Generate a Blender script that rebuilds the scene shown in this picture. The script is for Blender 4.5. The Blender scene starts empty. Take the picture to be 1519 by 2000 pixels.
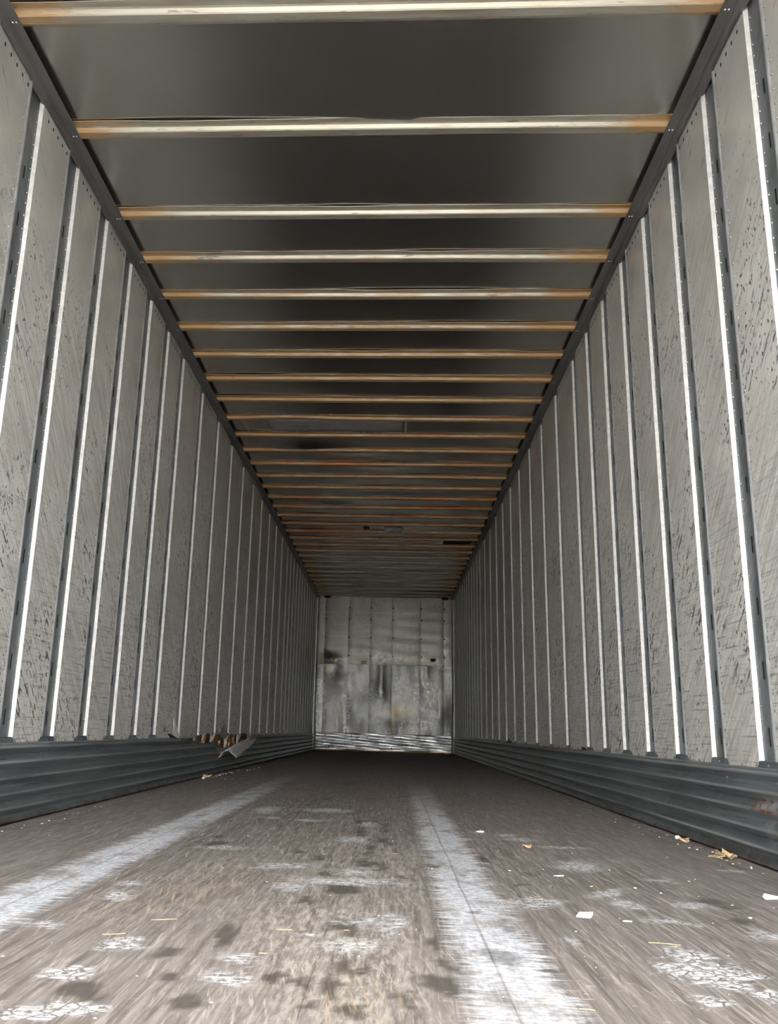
import bpy, bmesh, math, random
import numpy as np
from mathutils import Vector, Matrix

random.seed(7)
scn = bpy.context.scene
col = scn.collection

# ------------------------------------------------------------------ camera
FPX, CX, CY = 1674.626, 676.637, 1000.0           # focal length and principal point in photo pixels
CAM = Vector((0.13114, 0.0, 0.37524))             # x right, y into the trailer, z up
RX = Vector((0.99841893, 0.04951905, 0.02659898))
RU = Vector((-0.01355142, -0.24719723, 0.96887042))
RF = Vector((-0.05455273, 0.96769902, 0.24613534))
cam_d = bpy.data.cameras.new('camera')
cam_d.sensor_fit = 'VERTICAL'
cam_d.sensor_height = 36.0
cam_d.lens = FPX / 2000.0 * 36.0
cam_d.shift_x = (759.5 - CX) / 2000.0
cam_d.clip_start = 0.02
cam_d.clip_end = 200
cam = bpy.data.objects.new('camera', cam_d)
col.objects.link(cam)
M = Matrix.Identity(4)
for i in range(3):
    M[i][0], M[i][1], M[i][2], M[i][3] = RX[i], RU[i], -RF[i], CAM[i]
cam.matrix_world = M
scn.camera = cam

# ------------------------------------------------------------------ daylight (overcast sky behind the open doors) and exposure
world = bpy.data.worlds.new('overcast_sky')
scn.world = world
world.use_nodes = True
bg = world.node_tree.nodes['Background']
bg.inputs[0].default_value = (0.99, 0.99, 0.985, 1)
bg.inputs[1].default_value = 2.0
scn.view_settings.view_transform = 'Standard'
scn.view_settings.look = 'None'
scn.view_settings.exposure = 3.0
scn.view_settings.gamma = 1.0
scn.view_settings.use_curve_mapping = False
scn.cycles.use_denoising = True
scn.cycles.use_adaptive_sampling = True
scn.cycles.adaptive_threshold = 0.1
scn.cycles.adaptive_min_samples = 24
scn.cycles.max_bounces = 9
scn.cycles.diffuse_bounces = 7
scn.cycles.glossy_bounces = 6
scn.cycles.sample_clamp_indirect = 8.0
scn.cycles.caustics_reflective = True

# ------------------------------------------------------------------ photo pixel -> place
def ray(px, py):
    return RX * ((px - CX) / FPX) - RU * ((py - CY) / FPX) + RF
def fl(px, py, h=0.0):                             # point on the floor under a pixel
    v = ray(px, py); t = (h - CAM.z) / v.z; q = CAM + v * t
    return (q.x, q.y)
def at_y(px, py, y):                               # point at a known distance along the trailer
    v = ray(px, py); return CAM + v * ((y - CAM.y) / v.y)

# ------------------------------------------------------------------ dimensions
U = 0.4064
Y0, YE = -0.35, 16.165
XW = 1.291                                          # face of the wall sheets
ZR = 2.4628
Z_TOP = 2.7755
Z_CEIL = 2.832
def post_y(k):
    if k <= 7: return ZR + k * U
    if k <= 17: return ZR + 7 * U + (k - 7) * 1.5 * U
    return ZR + 22 * U + (k - 17) * U
POSTS = [k for k in range(-6, 29) if post_y(k) < YE - 0.1]
def bow_y(k):
    if k < 3: return 2.502 + 1.5 * U * k
    return 2.502 + 3 * U + (k - 2) * U
BOWS = [k for k in range(-3, 34) if bow_y(k) < YE - 0.05]
GAP, RUN, DEP = 0.137, 0.011, 0.012                 # post channel: width, slope of the far sheet edge, depth

# ------------------------------------------------------------------ mesh helpers
def mesh(name, verts, faces, smooth=False):
    me = bpy.data.meshes.new(name)
    me.from_pydata([tuple(v) for v in verts], [], faces)
    if smooth:
        me.polygons.foreach_set('use_smooth', [True] * len(me.polygons))
    me.update()
    return me
def obj(name, me, mat=None, parent=None, loc=None):
    o = bpy.data.objects.new(name, me)
    col.objects.link(o)
    if mat is not None and not me.materials:
        me.materials.append(mat)
    if parent is not None: o.parent = parent
    if loc is not None: o.location = loc
    return o
def struct(o):
    o['kind'] = 'structure'; return o
def tag(o, label, cat, group=None):
    o['label'] = label; o['category'] = cat
    if group: o['group'] = group
    return o
class B:
    """collects faces, then becomes one mesh"""
    def __init__(s): s.v, s.f, s.m = [], [], []
    def poly(s, pts, mi=0):
        n = len(s.v); s.v += [tuple(p) for p in pts]
        s.f.append(tuple(range(n, n + len(pts)))); s.m.append(mi)
    def box(s, a, b, mi=0):
        x0, y0, z0 = a; x1, y1, z1 = b; n = len(s.v)
        s.v += [(x0,y0,z0),(x1,y0,z0),(x1,y1,z0),(x0,y1,z0),(x0,y0,z1),(x1,y0,z1),(x1,y1,z1),(x0,y1,z1)]
        for q in ((0,3,2,1),(4,5,6,7),(0,1,5,4),(1,2,6,5),(2,3,7,6),(3,0,4,7)):
            s.f.append(tuple(n + i for i in q)); s.m.append(mi)
    def dome(s, c, r, h, axis, n=6, mi=0):
        """low rivet head: centre c, radius r, height h along unit axis"""
        ax = Vector(axis).normalized(); t = ax.orthogonal().normalized(); u = ax.cross(t); c = Vector(c)
        k = len(s.v)
        for rr, hh in ((r, 0), (r * .65, h * .8)):
            for i in range(n):
                a = 2 * math.pi * i / n
                s.v.append(tuple(c + (t * math.cos(a) + u * math.sin(a)) * rr + ax * hh))
        for i in range(n):
            j = (i + 1) % n
            s.f.append((k + i, k + j, k + n + j, k + n + i)); s.m.append(mi)
        s.f.append(tuple(k + n + i for i in range(n))); s.m.append(mi)
    def mesh(s, name, smooth=False, mats=None):
        me = mesh(name, s.v, s.f, smooth)
        if mats:
            for m in mats: me.materials.append(m)
            me.polygons.foreach_set('material_index', s.m)
        return me
def sweep_y(profile, ys, name, smooth=False, offs=None):
    """profile [(x,z)] swept along y; offs(i_profile, y) -> (dx,dz)"""
    v, f, n = [], [], len(profile)
    for y in ys:
        for i, (x, z) in enumerate(profile):
            dx, dz = offs(i, y) if offs else (0, 0)
            v.append((x + dx, y, z + dz))
    for j in range(len(ys) - 1):
        for i in range(n - 1):
            a = j * n + i
            f.append((a, a + 1, a + n + 1, a + n))
    return mesh(name, v, f, smooth)

# ------------------------------------------------------------------ node helpers
class G:
    def __init__(s, name):
        s.mat = bpy.data.materials.new(name); s.mat.use_nodes = True
        s.t = s.mat.node_tree; s.b = s.t.nodes['Principled BSDF']
        s.pos = s.t.nodes.new('ShaderNodeNewGeometry').outputs['Position']
        sp = s.t.nodes.new('ShaderNodeSeparateXYZ'); s.t.links.new(s.pos, sp.inputs[0])
        s.x, s.y, s.z = sp.outputs
    def put(s, i, v):
        if isinstance(v, bpy.types.NodeSocket): s.t.links.new(v, i)
        elif v is not None:
            if isinstance(v, (tuple, list)) and len(v) == 3 and i.type == 'RGBA': v = (*v, 1)
            i.default_value = v
    def m(s, op, a, b=None, c=None, clamp=False):
        n = s.t.nodes.new('ShaderNodeMath'); n.operation = op; n.use_clamp = clamp
        for i, v in enumerate((a, b, c)):
            if v is not None: s.put(n.inputs[i], v)
        return n.outputs[0]
    def add(s, a, b): return s.m('ADD', a, b)
    def mul(s, a, b): return s.m('MULTIPLY', a, b)
    def vm(s, op, a, b=None):
        n = s.t.nodes.new('ShaderNodeVectorMath'); n.operation = op
        s.put(n.inputs[0], a)
        if b is not None: s.put(n.inputs[1], b)
        return n.outputs['Value'] if op in ('LENGTH', 'DOT_PRODUCT') else n.outputs[0]
    def comb(s, x, y, z):
        n = s.t.nodes.new('ShaderNodeCombineXYZ')
        for i, v in enumerate((x, y, z)): s.put(n.inputs[i], v)
        return n.outputs[0]
    def noise(s, vec, scale=1, detail=3, rough=.5, dist=0, color=False):
        n = s.t.nodes.new('ShaderNodeTexNoise')
        s.put(n.inputs['Vector'], vec)
        n.inputs['Scale'].default_value = scale; n.inputs['Detail'].default_value = detail
        n.inputs['Roughness'].default_value = rough; n.inputs['Distortion'].default_value = dist
        return n.outputs[1] if color else n.outputs[0]
    def mr(s, v, a, b, c=0, d=1, smooth=True):
        n = s.t.nodes.new('ShaderNodeMapRange'); n.interpolation_type = 'SMOOTHSTEP' if smooth else 'LINEAR'
        for i, q in enumerate((v, a, b, c, d)): s.put(n.inputs[i], q)
        return n.outputs[0]
    def mix(s, f, a, b, mode='MIX'):
        n = s.t.nodes.new('ShaderNodeMix'); n.data_type = 'RGBA'; n.blend_type = mode
        s.put(n.inputs[0], f); s.put(n.inputs[6], a); s.put(n.inputs[7], b)
        return n.outputs[2]
    def ell(s, vec, loc, rad, rot=0, soft=.55, after=None):
        """1 inside the ellipse at loc, falling to 0 at its rim"""
        n = s.t.nodes.new('ShaderNodeMapping'); n.vector_type = 'TEXTURE'
        if after is not None:                       # keeps long chains of marks in sequence (small shader stack)
            q = s.t.nodes.new('ShaderNodeVectorMath'); q.operation = 'MULTIPLY_ADD'
            s.put(q.inputs[0], after); q.inputs[1].default_value = (1e-6, 1e-6, 0); s.put(q.inputs[2], vec); vec = q.outputs[0]
        s.put(n.inputs[0], vec)
        n.inputs[1].default_value = (loc[0], loc[1], 0); n.inputs[2].default_value = (0, 0, rot)
        n.inputs[3].default_value = (rad[0], rad[1], 1)
        return s.mr(s.vm('LENGTH', n.outputs[0]), 1.0, soft, 0, 1)
    def marks(s, vec, L, soft):
        r = None
        for loc, rad, rot in L:
            e = s.ell(vec, loc, rad, rot, soft, r)
            r = e if r is None else s.m('MAXIMUM', r, e)
        return r
    def maxall(s, L):
        r = L[0]
        for q in L[1:]: r = s.m('MAXIMUM', r, q)
        return r
    def bump(s, h, strength=.3, dist=.01, normal=None):
        n = s.t.nodes.new('ShaderNodeBump'); n.inputs['Strength'].default_value = strength
        n.inputs['Distance'].default_value = dist; s.put(n.inputs['Height'], h)
        if normal is not None: s.put(n.inputs['Normal'], normal)
        return n.outputs[0]
    def done(s, color, rough=.5, metal=0, normal=None, spec=None):
        s.put(s.b.inputs['Base Color'], color); s.put(s.b.inputs['Roughness'], rough); s.put(s.b.inputs['Metallic'], metal)
        if normal is not None: s.put(s.b.inputs['Normal'], normal)
        if spec is not None: s.put(s.b.inputs['Specular IOR Level'], spec)
        return s.mat

# ------------------------------------------------------------------ materials
def mat_panel():
    g = G('scratched_aluminium')
    side = g.mul(g.m('SIGN', g.x), 13.7)
    a = g.mul(g.m('SUBTRACT', g.y, g.z), .7071); b = g.mul(g.add(g.y, g.z), .7071)
    cell = g.m('FLOOR', g.mul(g.m('SUBTRACT', g.y, ZR - .06), 1 / U))           # each sheet a little different
    s1 = g.noise(g.comb(g.mul(a, 5), g.mul(b, 95), g.add(side, cell)), 1, 3, .68)
    s2 = g.noise(g.comb(g.mul(a, 15), g.mul(b, 62), g.add(side, 3)), 1, 2, .6)
    low = g.mr(g.z, 1.75, .7); mid = g.mr(g.z, 2.50, 2.0)
    h1 = g.noise(g.comb(g.mul(g.y, 5), g.mul(g.z, 150), g.add(side, cell)), 1, 3, .7)
    v1 = g.noise(g.comb(g.mul(g.y, 90), g.mul(g.z, 9), side), 1, 2, .7)
    patch = g.noise(g.comb(g.mul(g.y, 2.9), g.mul(g.z, 2.2), side), 1, 3, .6)
    c = g.mix(g.mr(patch, .32, .68), (.54, .515, .475), (.68, .66, .62))
    c = g.mix(g.mul(g.mr(s1, .42, .75), mid), c, (.82, .80, .765))
    c = g.mix(g.mul(g.mr(s1, .46, .28), g.mul(mid, .62)), c, (.25, .24, .235))
    c = g.mix(g.mul(g.mr(h1, .54, .67), g.mul(low, .66)), c, (.14, .135, .14))
    c = g.mix(g.mul(g.mr(h1, .42, .30), g.mul(low, .6)), c, (.84, .82, .79))
    c = g.mix(g.mul(g.mr(v1, .64, .72), g.mul(low, .45)), c, (.13, .13, .13))
    # black rubber scuffs in patches, thinning out towards the roof
    pm = g.mul(g.mr(patch, .46, .62), g.mr(g.z, 2.4, 1.4, .15, 1))
    blk = g.mul(g.mr(s2, .58, .63), pm)
    sp = g.noise(g.comb(g.mul(g.y, 62), g.mul(g.z, 40), side), 1, 2, .6)
    blk = g.m('MAXIMUM', blk, g.mul(g.mr(sp, .625, .66), g.mr(patch, .40, .58, .12, 1)))
    blk = g.mul(blk, g.mr(g.z, 2.55, 2.05, .0, .92))
    c = g.mix(blk, c, (.035, .035, .042))
    blue = g.mul(g.mr(s2, .40, .33), g.mul(g.mr(patch, .44, .32), mid))
    c = g.mix(g.mul(blue, .5), c, (.12, .22, .32))
    wob = g.noise(g.comb(g.mul(g.y, 5), g.mul(g.z, 9), side), 1, 1, .5)
    n = g.bump(wob, .35, .010)
    r = g.add(g.mr(s1, .3, .7, .0, .14), g.mr(g.z, 2.6, 1.6, .27, .40))
    return g.done(c, g.add(r, g.mul(blk, .2)), g.m('SUBTRACT', .38, g.mul(blk, .3)), n)

def mat_post():
    g = G('galvanised_post')
    n1 = g.noise(g.vm('MULTIPLY', g.pos, (5, 14, 3)), 1, 4, .6)
    a = g.mul(g.m('SUBTRACT', g.y, g.z), 7); b = g.mul(g.add(g.y, g.z), 55)
    s = g.noise(g.comb(a, b, g.x), 1, 3, .6)
    c = g.mix(g.mr(n1, .35, .65), (.235, .262, .282), (.37, .40, .42))
    c = g.mix(g.mul(g.mr(s, .5, .75), .5), c, (.56, .58, .60))
    ru = g.mul(g.mr(g.noise(g.pos, 3.1, 3), .62, .72), g.mr(g.z, .7, .3))
    c = g.mix(g.mul(ru, .6), c, (.20, .12, .07))
    return g.done(c, g.mr(n1, .3, .7, .36, .52), .85, g.bump(n1, .15, .004))

def mat_rail():
    g = G('grey_rail_steel')
    n1 = g.noise(g.vm('MULTIPLY', g.pos, (20, 2.5, 20)), 1, 4, .6)
    c = g.mix(g.mr(n1, .3, .7), (.155, .15, .145), (.22, .215, .205))
    return g.done(c, g.mr(n1, .3, .7, .38, .52), .55, g.bump(n1, .1, .003))

def mat_bow():
    g = G('weathered_galvanised_bow')
    n1 = g.noise(g.vm('MULTIPLY', g.pos, (2.2, 30, 30)), 1, 4, .65)
    n2 = g.noise(g.vm('MULTIPLY', g.pos, (7, 20, 60)), 1, 4, .7)
    n3 = g.noise(g.vm('MULTIPLY', g.pos, (1.3, 2.2, 4)), 1, 3, .6)
    c = g.mix(g.mr(n1, .3, .7), (.38, .345, .265), (.53, .50, .42))
    # yellow-brown film, stronger at the ends and on the bows in the middle of the roof
    end = g.mr(g.m('ABSOLUTE', g.x), .86, 1.27)
    mid = g.mul(g.mr(g.y, 3.2, 5.8), g.mr(g.y, 13.0, 11.0, .25, 1))
    rust = g.add(g.mul(end, .75), g.mul(mid, .62))
    f = g.m('MULTIPLY', g.mr(g.add(n2, g.mul(rust, .55)), .52, .92), 1.0, clamp=True)
    c = g.mix(f, c, (.46, .29, .14))
    f2 = g.mul(g.mr(g.add(n3, g.mul(n2, .5)), .70, .90), g.mul(g.mr(g.y, 6.2, 7.8), g.mr(g.y, 12.2, 10.8)))
    c = g.mix(g.mul(f2, .8), c, (.46, .17, .055))
    scuff = g.mul(g.mr(g.noise(g.vm('MULTIPLY', g.pos, (9, 90, 40)), 1, 3), .64, .7), .7)
    c = g.mix(scuff, c, (.16, .14, .12))
    return g.done(c, g.add(g.mr(n1, .3, .7, .34, .5), g.mul(f, .15)), g.m('SUBTRACT', .55, g.mul(f, .35)), g.bump(n2, .12, .003))

def mat_roof():
    g = G('dark_roof_sheet')
    n1 = g.noise(g.vm('MULTIPLY', g.pos, (1.2, 1.5, 1)), 1, 3, .55)
    s = g.noise(g.vm('MULTIPLY', g.pos, (40, 3, 1)), 1, 4, .6)
    c = g.mix(g.mr(n1, .3, .7), (.47, .455, .42), (.53, .515, .48))
    c = g.mix(g.mul(g.mr(s, .66, .74), .22), c, (.45, .44, .42))
    smear = g.maxall([g.mul(g.ell(g.pos, (-.575, 4.367), (.075, .012), 0, .8), g.mr(g.noise(g.vm('MULTIPLY', g.pos, (60, 10, 1)), 1, 2), .42, .55)),
                      g.mul(g.ell(g.pos, (.34, 3.42), (.05, .16), .5, .1), g.mr(g.noise(g.vm('MULTIPLY', g.pos, (50, 14, 1)), 1, 3), .5, .7)),
                      g.mul(g.ell(g.pos, (-.16, 2.72), (.10, .10), .3, .1), g.mr(g.noise(g.pos, 55, 3), .58, .7)),
                      g.mul(g.ell(g.pos, (-.62, 2.62), (.20, .035), .05, .1), g.mr(g.noise(g.vm('MULTIPLY', g.pos, (30, 90, 1)), 1, 3), .57, .66))])
    c = g.mix(g.mul(smear, .5), c, (.62, .61, .58))
    wob = g.noise(g.vm('MULTIPLY', g.pos, (1.6, 2.6, 1)), 1, 2, .5)
    return g.done(c, g.mr(n1, .3, .7, .25, .27), .97, g.bump(wob, .03, .02))

def mat_scuff(front=False):
    g = G('galvanised_scuff_plate' + ('_front' if front else ''))
    long = g.x if front else g.y
    n1 = g.noise(g.comb(g.mul(long, 1.6), g.mul(g.z, 45), g.mul(g.x if not front else g.y, 2)), 1, 4, .65)
    n2 = g.noise(g.comb(g.mul(long, 22), g.mul(g.z, 10), 1.0), 1, 3, .6)
    n3 = g.noise(g.pos, 4.2, 4, .6)
    if front:
        c = g.mix(g.mr(n1, .3, .65), (.20, .205, .21), (.62, .63, .63))
        c = g.mix(g.mul(g.mr(n3, .5, .64), .7), c, (.78, .78, .76))
        c = g.mix(g.mul(g.mr(n2, .58, .66), .8), c, (.05, .05, .05))
        c = g.mix(g.mul(g.mr(g.z, .07, .02), .8), c, (.12, .07, .04))
    else:
        c = g.mix(g.mr(n1, .3, .7), (.17, .20, .212), (.30, .34, .352))
        c = g.mix(g.mul(g.mr(n3, .45, .72), .55), c, (.15, .17, .18))
        c = g.mix(g.mul(g.mr(n2, .56, .70), g.mul(g.mr(n3, .48, .6), .5)), c, (.42, .43, .43))
        blk = g.noise(g.comb(g.mul(long, 3), g.mul(g.z, 110), g.x), 1, 4, .65)
        c = g.mix(g.mul(g.mr(blk, .58, .68), .6), c, (.025, .03, .033))
        # crests rubbed bright by pallets
        cr = None
        for zc in (.279, .225, .168, .113, .059):
            d_ = g.mr(g.m('ABSOLUTE', g.m('SUBTRACT', g.z, zc)), .0075, .002)
            cr = d_ if cr is None else g.m('MAXIMUM', cr, d_)
        c = g.mix(g.mul(cr, g.mr(n1, .30, .55, .25, .8)), c, (.50, .52, .52))
        # bare scraped patch with rust on the near right-hand plate
        q = g.comb(g.mul(g.y, 1), g.z, 0)
        w = g.noise(g.pos, 38, 3, .6)
        onr = g.mr(g.x, .9, 1.0)
        bare = g.mul(g.m('MAXIMUM', g.ell(q, (2.82, .188), (.13, .030), 0, .3), g.mul(g.ell(q, (2.80, .112), (.10, .05), 0, .2), .5)), onr)
        c = g.mix(g.mul(bare, g.mr(w, .38, .55)), c, (.60, .60, .59))
        ru = g.mul(g.maxall([g.ell(q, (2.905, .183), (.022, .035), 0, .2), g.ell(q, (2.865, .196), (.05, .016), 0, .2), g.ell(q, (2.80, .168), (.14, .008), 0, .2)]), onr)
        c = g.mix(g.mul(ru, g.mr(w, .36, .58)), c, (.36, .10, .03))
        edge = g.mul(g.mr(g.z, .034, .012), g.mr(g.noise(g.comb(g.mul(g.y, 9), 0, g.x), 1, 3), .40, .6))
        c = g.mix(g.mul(edge, .7), c, (.14, .07, .04))
    return g.done(c, g.mr(n1, .3, .7, .30, .46) if not front else .3, .75, g.bump(g.add(n1, g.mul(n2, .5)), .15, .003))

def mat_simple(name, a, b, scale=20, rough=.7, metal=0, bump=.2):
    g = G(name)
    n = g.noise(g.pos, scale, 4, .6)
    return g.done(g.mix(g.mr(n, .3, .7), a, b), rough, metal, g.bump(n, bump, .003))

def mat_plywood():
    g = G('torn_plywood')
    n = g.noise(g.vm('MULTIPLY', g.pos, (30, 14, 3.5)), 1, 4, .65)
    c = g.mix(g.mr(n, .3, .7), (.13, .075, .04), (.36, .22, .12))
    c = g.mix(g.mul(g.mr(g.noise(g.pos, 26, 3), .58, .7), .7), c, (.50, .36, .22))
    return g.done(c, .85, 0, g.bump(n, .4, .006))

def mat_front():
    g = G('battered_front_sheet')
    q = g.comb(g.x, g.z, 0)
    n1 = g.noise(g.vm('MULTIPLY', g.pos, (1.6, 1, 1.3)), 1, 4, .6)
    n2 = g.noise(g.vm('MULTIPLY', g.pos, (24, 1, 19)), 1, 5, .75)
    fine = g.noise(g.vm('MULTIPLY', g.pos, (30, 1, 60)), 1, 4, .7)
    lowm = g.mr(g.z, 1.60, 1.50)
    c = g.mix(g.mr(n1, .3, .7), (.125, .117, .096), (.165, .155, .128))
    c = g.mix(g.mul(lowm, .6), c, (.095, .095, .092))
    # horizontal forklift lines on the upper sheet
    ln = None
    for zz, x0 in ((2.53, .15), (2.30, -.1), (2.08, 0), (1.85, .2), (1.66, 0)):
        l = g.mul(g.mr(g.m('ABSOLUTE', g.m('SUBTRACT', g.z, zz)), .012, .004), g.mr(g.noise(g.comb(g.mul(g.x, 3), zz, 0), 1, 3), .42, .55))
        ln = l if ln is None else g.m('MAXIMUM', ln, l)
    c = g.mix(g.mul(ln, .5), c, (.27, .255, .215))
    # white scraped smears, mostly on the lower sheet
    sm = g.noise(g.vm('MULTIPLY', g.pos, (4.2, 1, 1.5)), 1, 4, .65, .4)
    smear = g.mul(g.mr(sm, .52, .64), g.mul(g.mr(n2, .46, .58), g.mr(g.z, 1.95, 1.55, .0, 1)))
    bars = g.maxall([g.mul(g.ell(q, p, r, 0, .2), 1.0) for p, r in (((-.67, .95), (.10, .75)), ((-.46, .95), (.09, .62)), ((-.24, .85), (.08, .55)), ((-.08, .75), (.13, .6)),
                    ((.25, 1.25), (.09, .38)), ((.62, .75), (.07, .7)), ((-1.20, .85), (.09, .7)), ((1.18, 1.3), (.06, .4)), ((.92, .55), (.10, .3)), ((.92, 1.72), (.08, .16)), ((-.02, 1.68), (.30, .10)))])
    smear = g.m('MAXIMUM', smear, g.mul(g.mr(bars, .05, .5), g.mr(n2, .43, .54)))
    c = g.mix(g.mul(smear, .85), c, (.74, .745, .74))
    pit = g.mul(g.mr(g.noise(g.pos, 34, 4, .7), .57, .64), g.mr(g.noise(g.pos, 3.3, 3), .42, .58))
    c = g.mix(g.mul(pit, .85), c, (.04, .038, .035))
    tan = g.maxall([g.ell(q, (-1.02, 1.40), (.10, .15), 0, .1), g.ell(q, (.17, .48), (.06, .16), 0, .1), g.ell(q, (.30, .72), (.35, .2), 0, 0), g.ell(q, (-1.24, 1.0), (.05, .3), 0, 0)])
    c = g.mix(g.mul(g.mul(tan, .6), g.mr(n2, .35, .6)), c, (.50, .40, .20))
    fold_shade = g.m('MAXIMUM', g.ell(q, (-1.06, 1.74), (.10, .17), .5, .1), g.ell(q, (-.92, 1.63), (.26, .05), -.2, .2))  # shadow in the torn fold, painted into the sheet colour
    c = g.mix(g.mul(g.mr(fold_shade, 0, .5), g.mr(n2, .38, .52)), c, (.05, .04, .03))
    c = g.mix(g.mul(g.mr(fine, .62, .72), .5), c, (.10, .095, .085))
    b = g.bump(n1, .2, .02); b = g.bump(n2, .12, .004, b)
    return g.done(c, g.add(g.mr(n2, .3, .7, .26, .42), g.mul(smear, .15)), g.m('SUBTRACT', .55, g.mul(smear, .3)), b)

def mat_floor():
    g = G('worn_hardwood_planks')
    P = g.pos
    board = g.m('FLOOR', g.mul(g.m('SUBTRACT', g.x, .012), 1 / .3))
    # wood grain and wear along the boards
    gr = g.noise(g.comb(g.mul(g.x, 55), g.mul(g.y, 2.2), board), 1, 4, .68)
    gr2 = g.noise(g.comb(g.mul(g.x, 170), g.mul(g.y, 7), board), 1, 3, .6)
    wear = g.noise(g.comb(g.mul(g.x, 1.7), g.mul(g.y, 1.0), 0), 1, 4, .6)
    c = g.mix(g.mr(gr, .32, .70), (.098, .084, .076), (.205, .182, .166))
    c = g.mix(g.mul(g.mr(gr2, .5, .72), .5), c, (.36, .32, .28))
    c = g.mix(g.mul(g.mr(gr2, .46, .30), .45), c, (.085, .072, .064))
    # pale trampled middle of the near floor, scratched by pallets and feet
    paths = g.mul(g.m('MAXIMUM', g.ell(P, (.02, 2.0), (.42, 2.2), 0, .0), g.mul(g.ell(P, (-.30, 2.2), (.30, 1.2), -.15, .0), .8)), g.mr(wear, .32, .62))
    swirl = g.noise(g.vm('MULTIPLY', P, (70, 16, 1)), 1, 3, .74)
    c = g.mix(g.mul(paths, g.mr(swirl, .42, .66, .05, .75)), c, (.41, .365, .315))
    # combed diagonal scratches
    sa = g.noise(g.comb(g.mul(g.add(g.x, g.mul(g.y, .16)), 85), g.mul(g.y, 5), 2), 1, 3, .7)
    sb = g.noise(g.comb(g.mul(g.m('SUBTRACT', g.x, g.mul(g.y, .10)), 95), g.mul(g.y, 6), 7), 1, 3, .7)
    c = g.mix(g.mul(g.mr(sa, .56, .70), .55), c, (.38, .345, .305))
    c = g.mix(g.mul(g.mr(sb, .44, .30), .55), c, (.075, .065, .058))
    far = g.mr(g.y, 2.0, 7.0)
    # dark wet dots and stains, plaster smears and boot prints: outlines come from the boards' own marks attribute
    at = g.t.nodes.new('ShaderNodeAttribute'); at.attribute_name = 'marks'
    sc_ = g.t.nodes.new('ShaderNodeSeparateColor'); g.t.links.new(at.outputs['Color'], sc_.inputs[0])
    a_wet, a_sm, a_pr = sc_.outputs
    dots = g.noise(g.comb(g.mul(g.x, 13), g.mul(g.y, 4.5), 4), 1, 2, .5)
    wet = g.m('MAXIMUM', g.mul(a_wet, .88), g.mul(g.mul(g.mr(dots, .64, .70), g.mr(g.m('ABSOLUTE', g.m('SUBTRACT', g.x, -.05)), .75, .2)), g.mul(g.mr(g.y, 2.6, 4.0), .55)))
    # chalky white fork-truck tracks
    cross = g.noise(g.comb(g.mul(g.x, 9), g.mul(g.y, 60), 0), 1, 4, .7)
    cross2 = g.noise(g.comb(g.mul(g.x, 28), g.mul(g.y, 130), 5), 1, 4, .7)
    crk = g.noise(g.vm('MULTIPLY', P, (70, 55, 1)), 1, 3, .75)
    def track(cx, hw, ya, yb, yc, yd):
        dx = g.m('ABSOLUTE', g.m('SUBTRACT', g.x, cx))
        rag = g.add(dx, g.mul(g.m('SUBTRACT', cross, .5), .17))
        mk = g.mr(rag, hw * 1.12, hw * .62)
        return g.mul(mk, g.mul(g.mr(g.y, ya, yb), g.mr(g.y, yd, yc)))
    tr = track(.325, .082, -1, .5, 3.0, 7.5)
    tl = track(-.665, .088, -1, .5, 3.6, 8.2)
    tk = g.m('MAXIMUM', tr, tl)
    tk = g.mul(tk, g.add(.36, g.mul(g.mr(g.add(g.mul(cross2, .6), g.mul(crk, .5)), .46, .64), .70)))
    # long groove worn along each track
    groove = g.m('MAXIMUM', g.mr(g.m('ABSOLUTE', g.m('SUBTRACT', g.x, g.add(.298, g.mul(wear, .03)))), .005, .001),
                 g.mr(g.m('ABSOLUTE', g.m('SUBTRACT', g.x, g.add(-.683, g.mul(wear, .03)))), .005, .001))
    tk = g.mul(tk, g.m('SUBTRACT', 1, g.mul(groove, .5)))
    tk = g.mul(tk, g.mr(g.noise(g.comb(g.mul(g.x, 9), g.mul(g.y, 5.5), 3), 1, 3, .6), .30, .52, .25, 1))
    sm = g.mul(a_sm, g.mr(g.add(g.mul(cross2, .55), g.mul(crk, .5)), .46, .60))
    # boot prints: white blocks between tread bars
    bars = g.t.nodes.new('ShaderNodeTexVoronoi'); bars.feature = 'DISTANCE_TO_EDGE'; bars.inputs['Scale'].default_value = 1.0
    g.put(bars.inputs['Vector'], g.comb(g.mul(g.add(g.x, g.mul(g.y, .3)), 26), g.mul(g.m('SUBTRACT', g.y, g.mul(g.x, .25)), 42), 0))
    pr = g.mul(a_pr, g.mul(g.mr(bars.outputs[0], .02, .09), g.mr(crk, .40, .54)))
    # loose chalk specks crossing the boards
    ch = g.noise(g.comb(g.mul(g.x, 24), g.mul(g.y, 75), 9), 1, 4, .65)
    chm = g.mul(g.mr(ch, .635, .69), g.mr(g.noise(g.comb(g.mul(g.x, 2.6), g.mul(g.y, 1.6), 3), 1, 3), .42, .62))
    chm = g.mul(chm, g.mr(g.y, 6.5, 3.0, .12, .75))
    c = g.mix(wet, c, (.062, .053, .046))
    c = g.mix(g.mul(chm, .8), c, (.46, .45, .44))
    c = g.mix(g.mul(g.m('MAXIMUM', sm, pr), .9), c, (.53, .54, .56))
    c = g.mix(g.mul(tk, g.m('SUBTRACT', 1, g.mul(wet, .65))), c, (.50, .52, .555))
    # tan straw-dust streaks
    tan = g.mul(g.m('MAXIMUM', g.ell(P, fl(350, 1745), (.16, .5), -.35, 0), g.ell(P, fl(700, 1960), (.12, .25), 0, 0)), g.mr(sa, .46, .62))
    c = g.mix(g.mul(tan, .4), c, (.36, .27, .17))
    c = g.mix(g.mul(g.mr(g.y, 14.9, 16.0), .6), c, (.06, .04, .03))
    h = g.add(g.mul(gr, .5), g.mul(gr2, .4))
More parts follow.
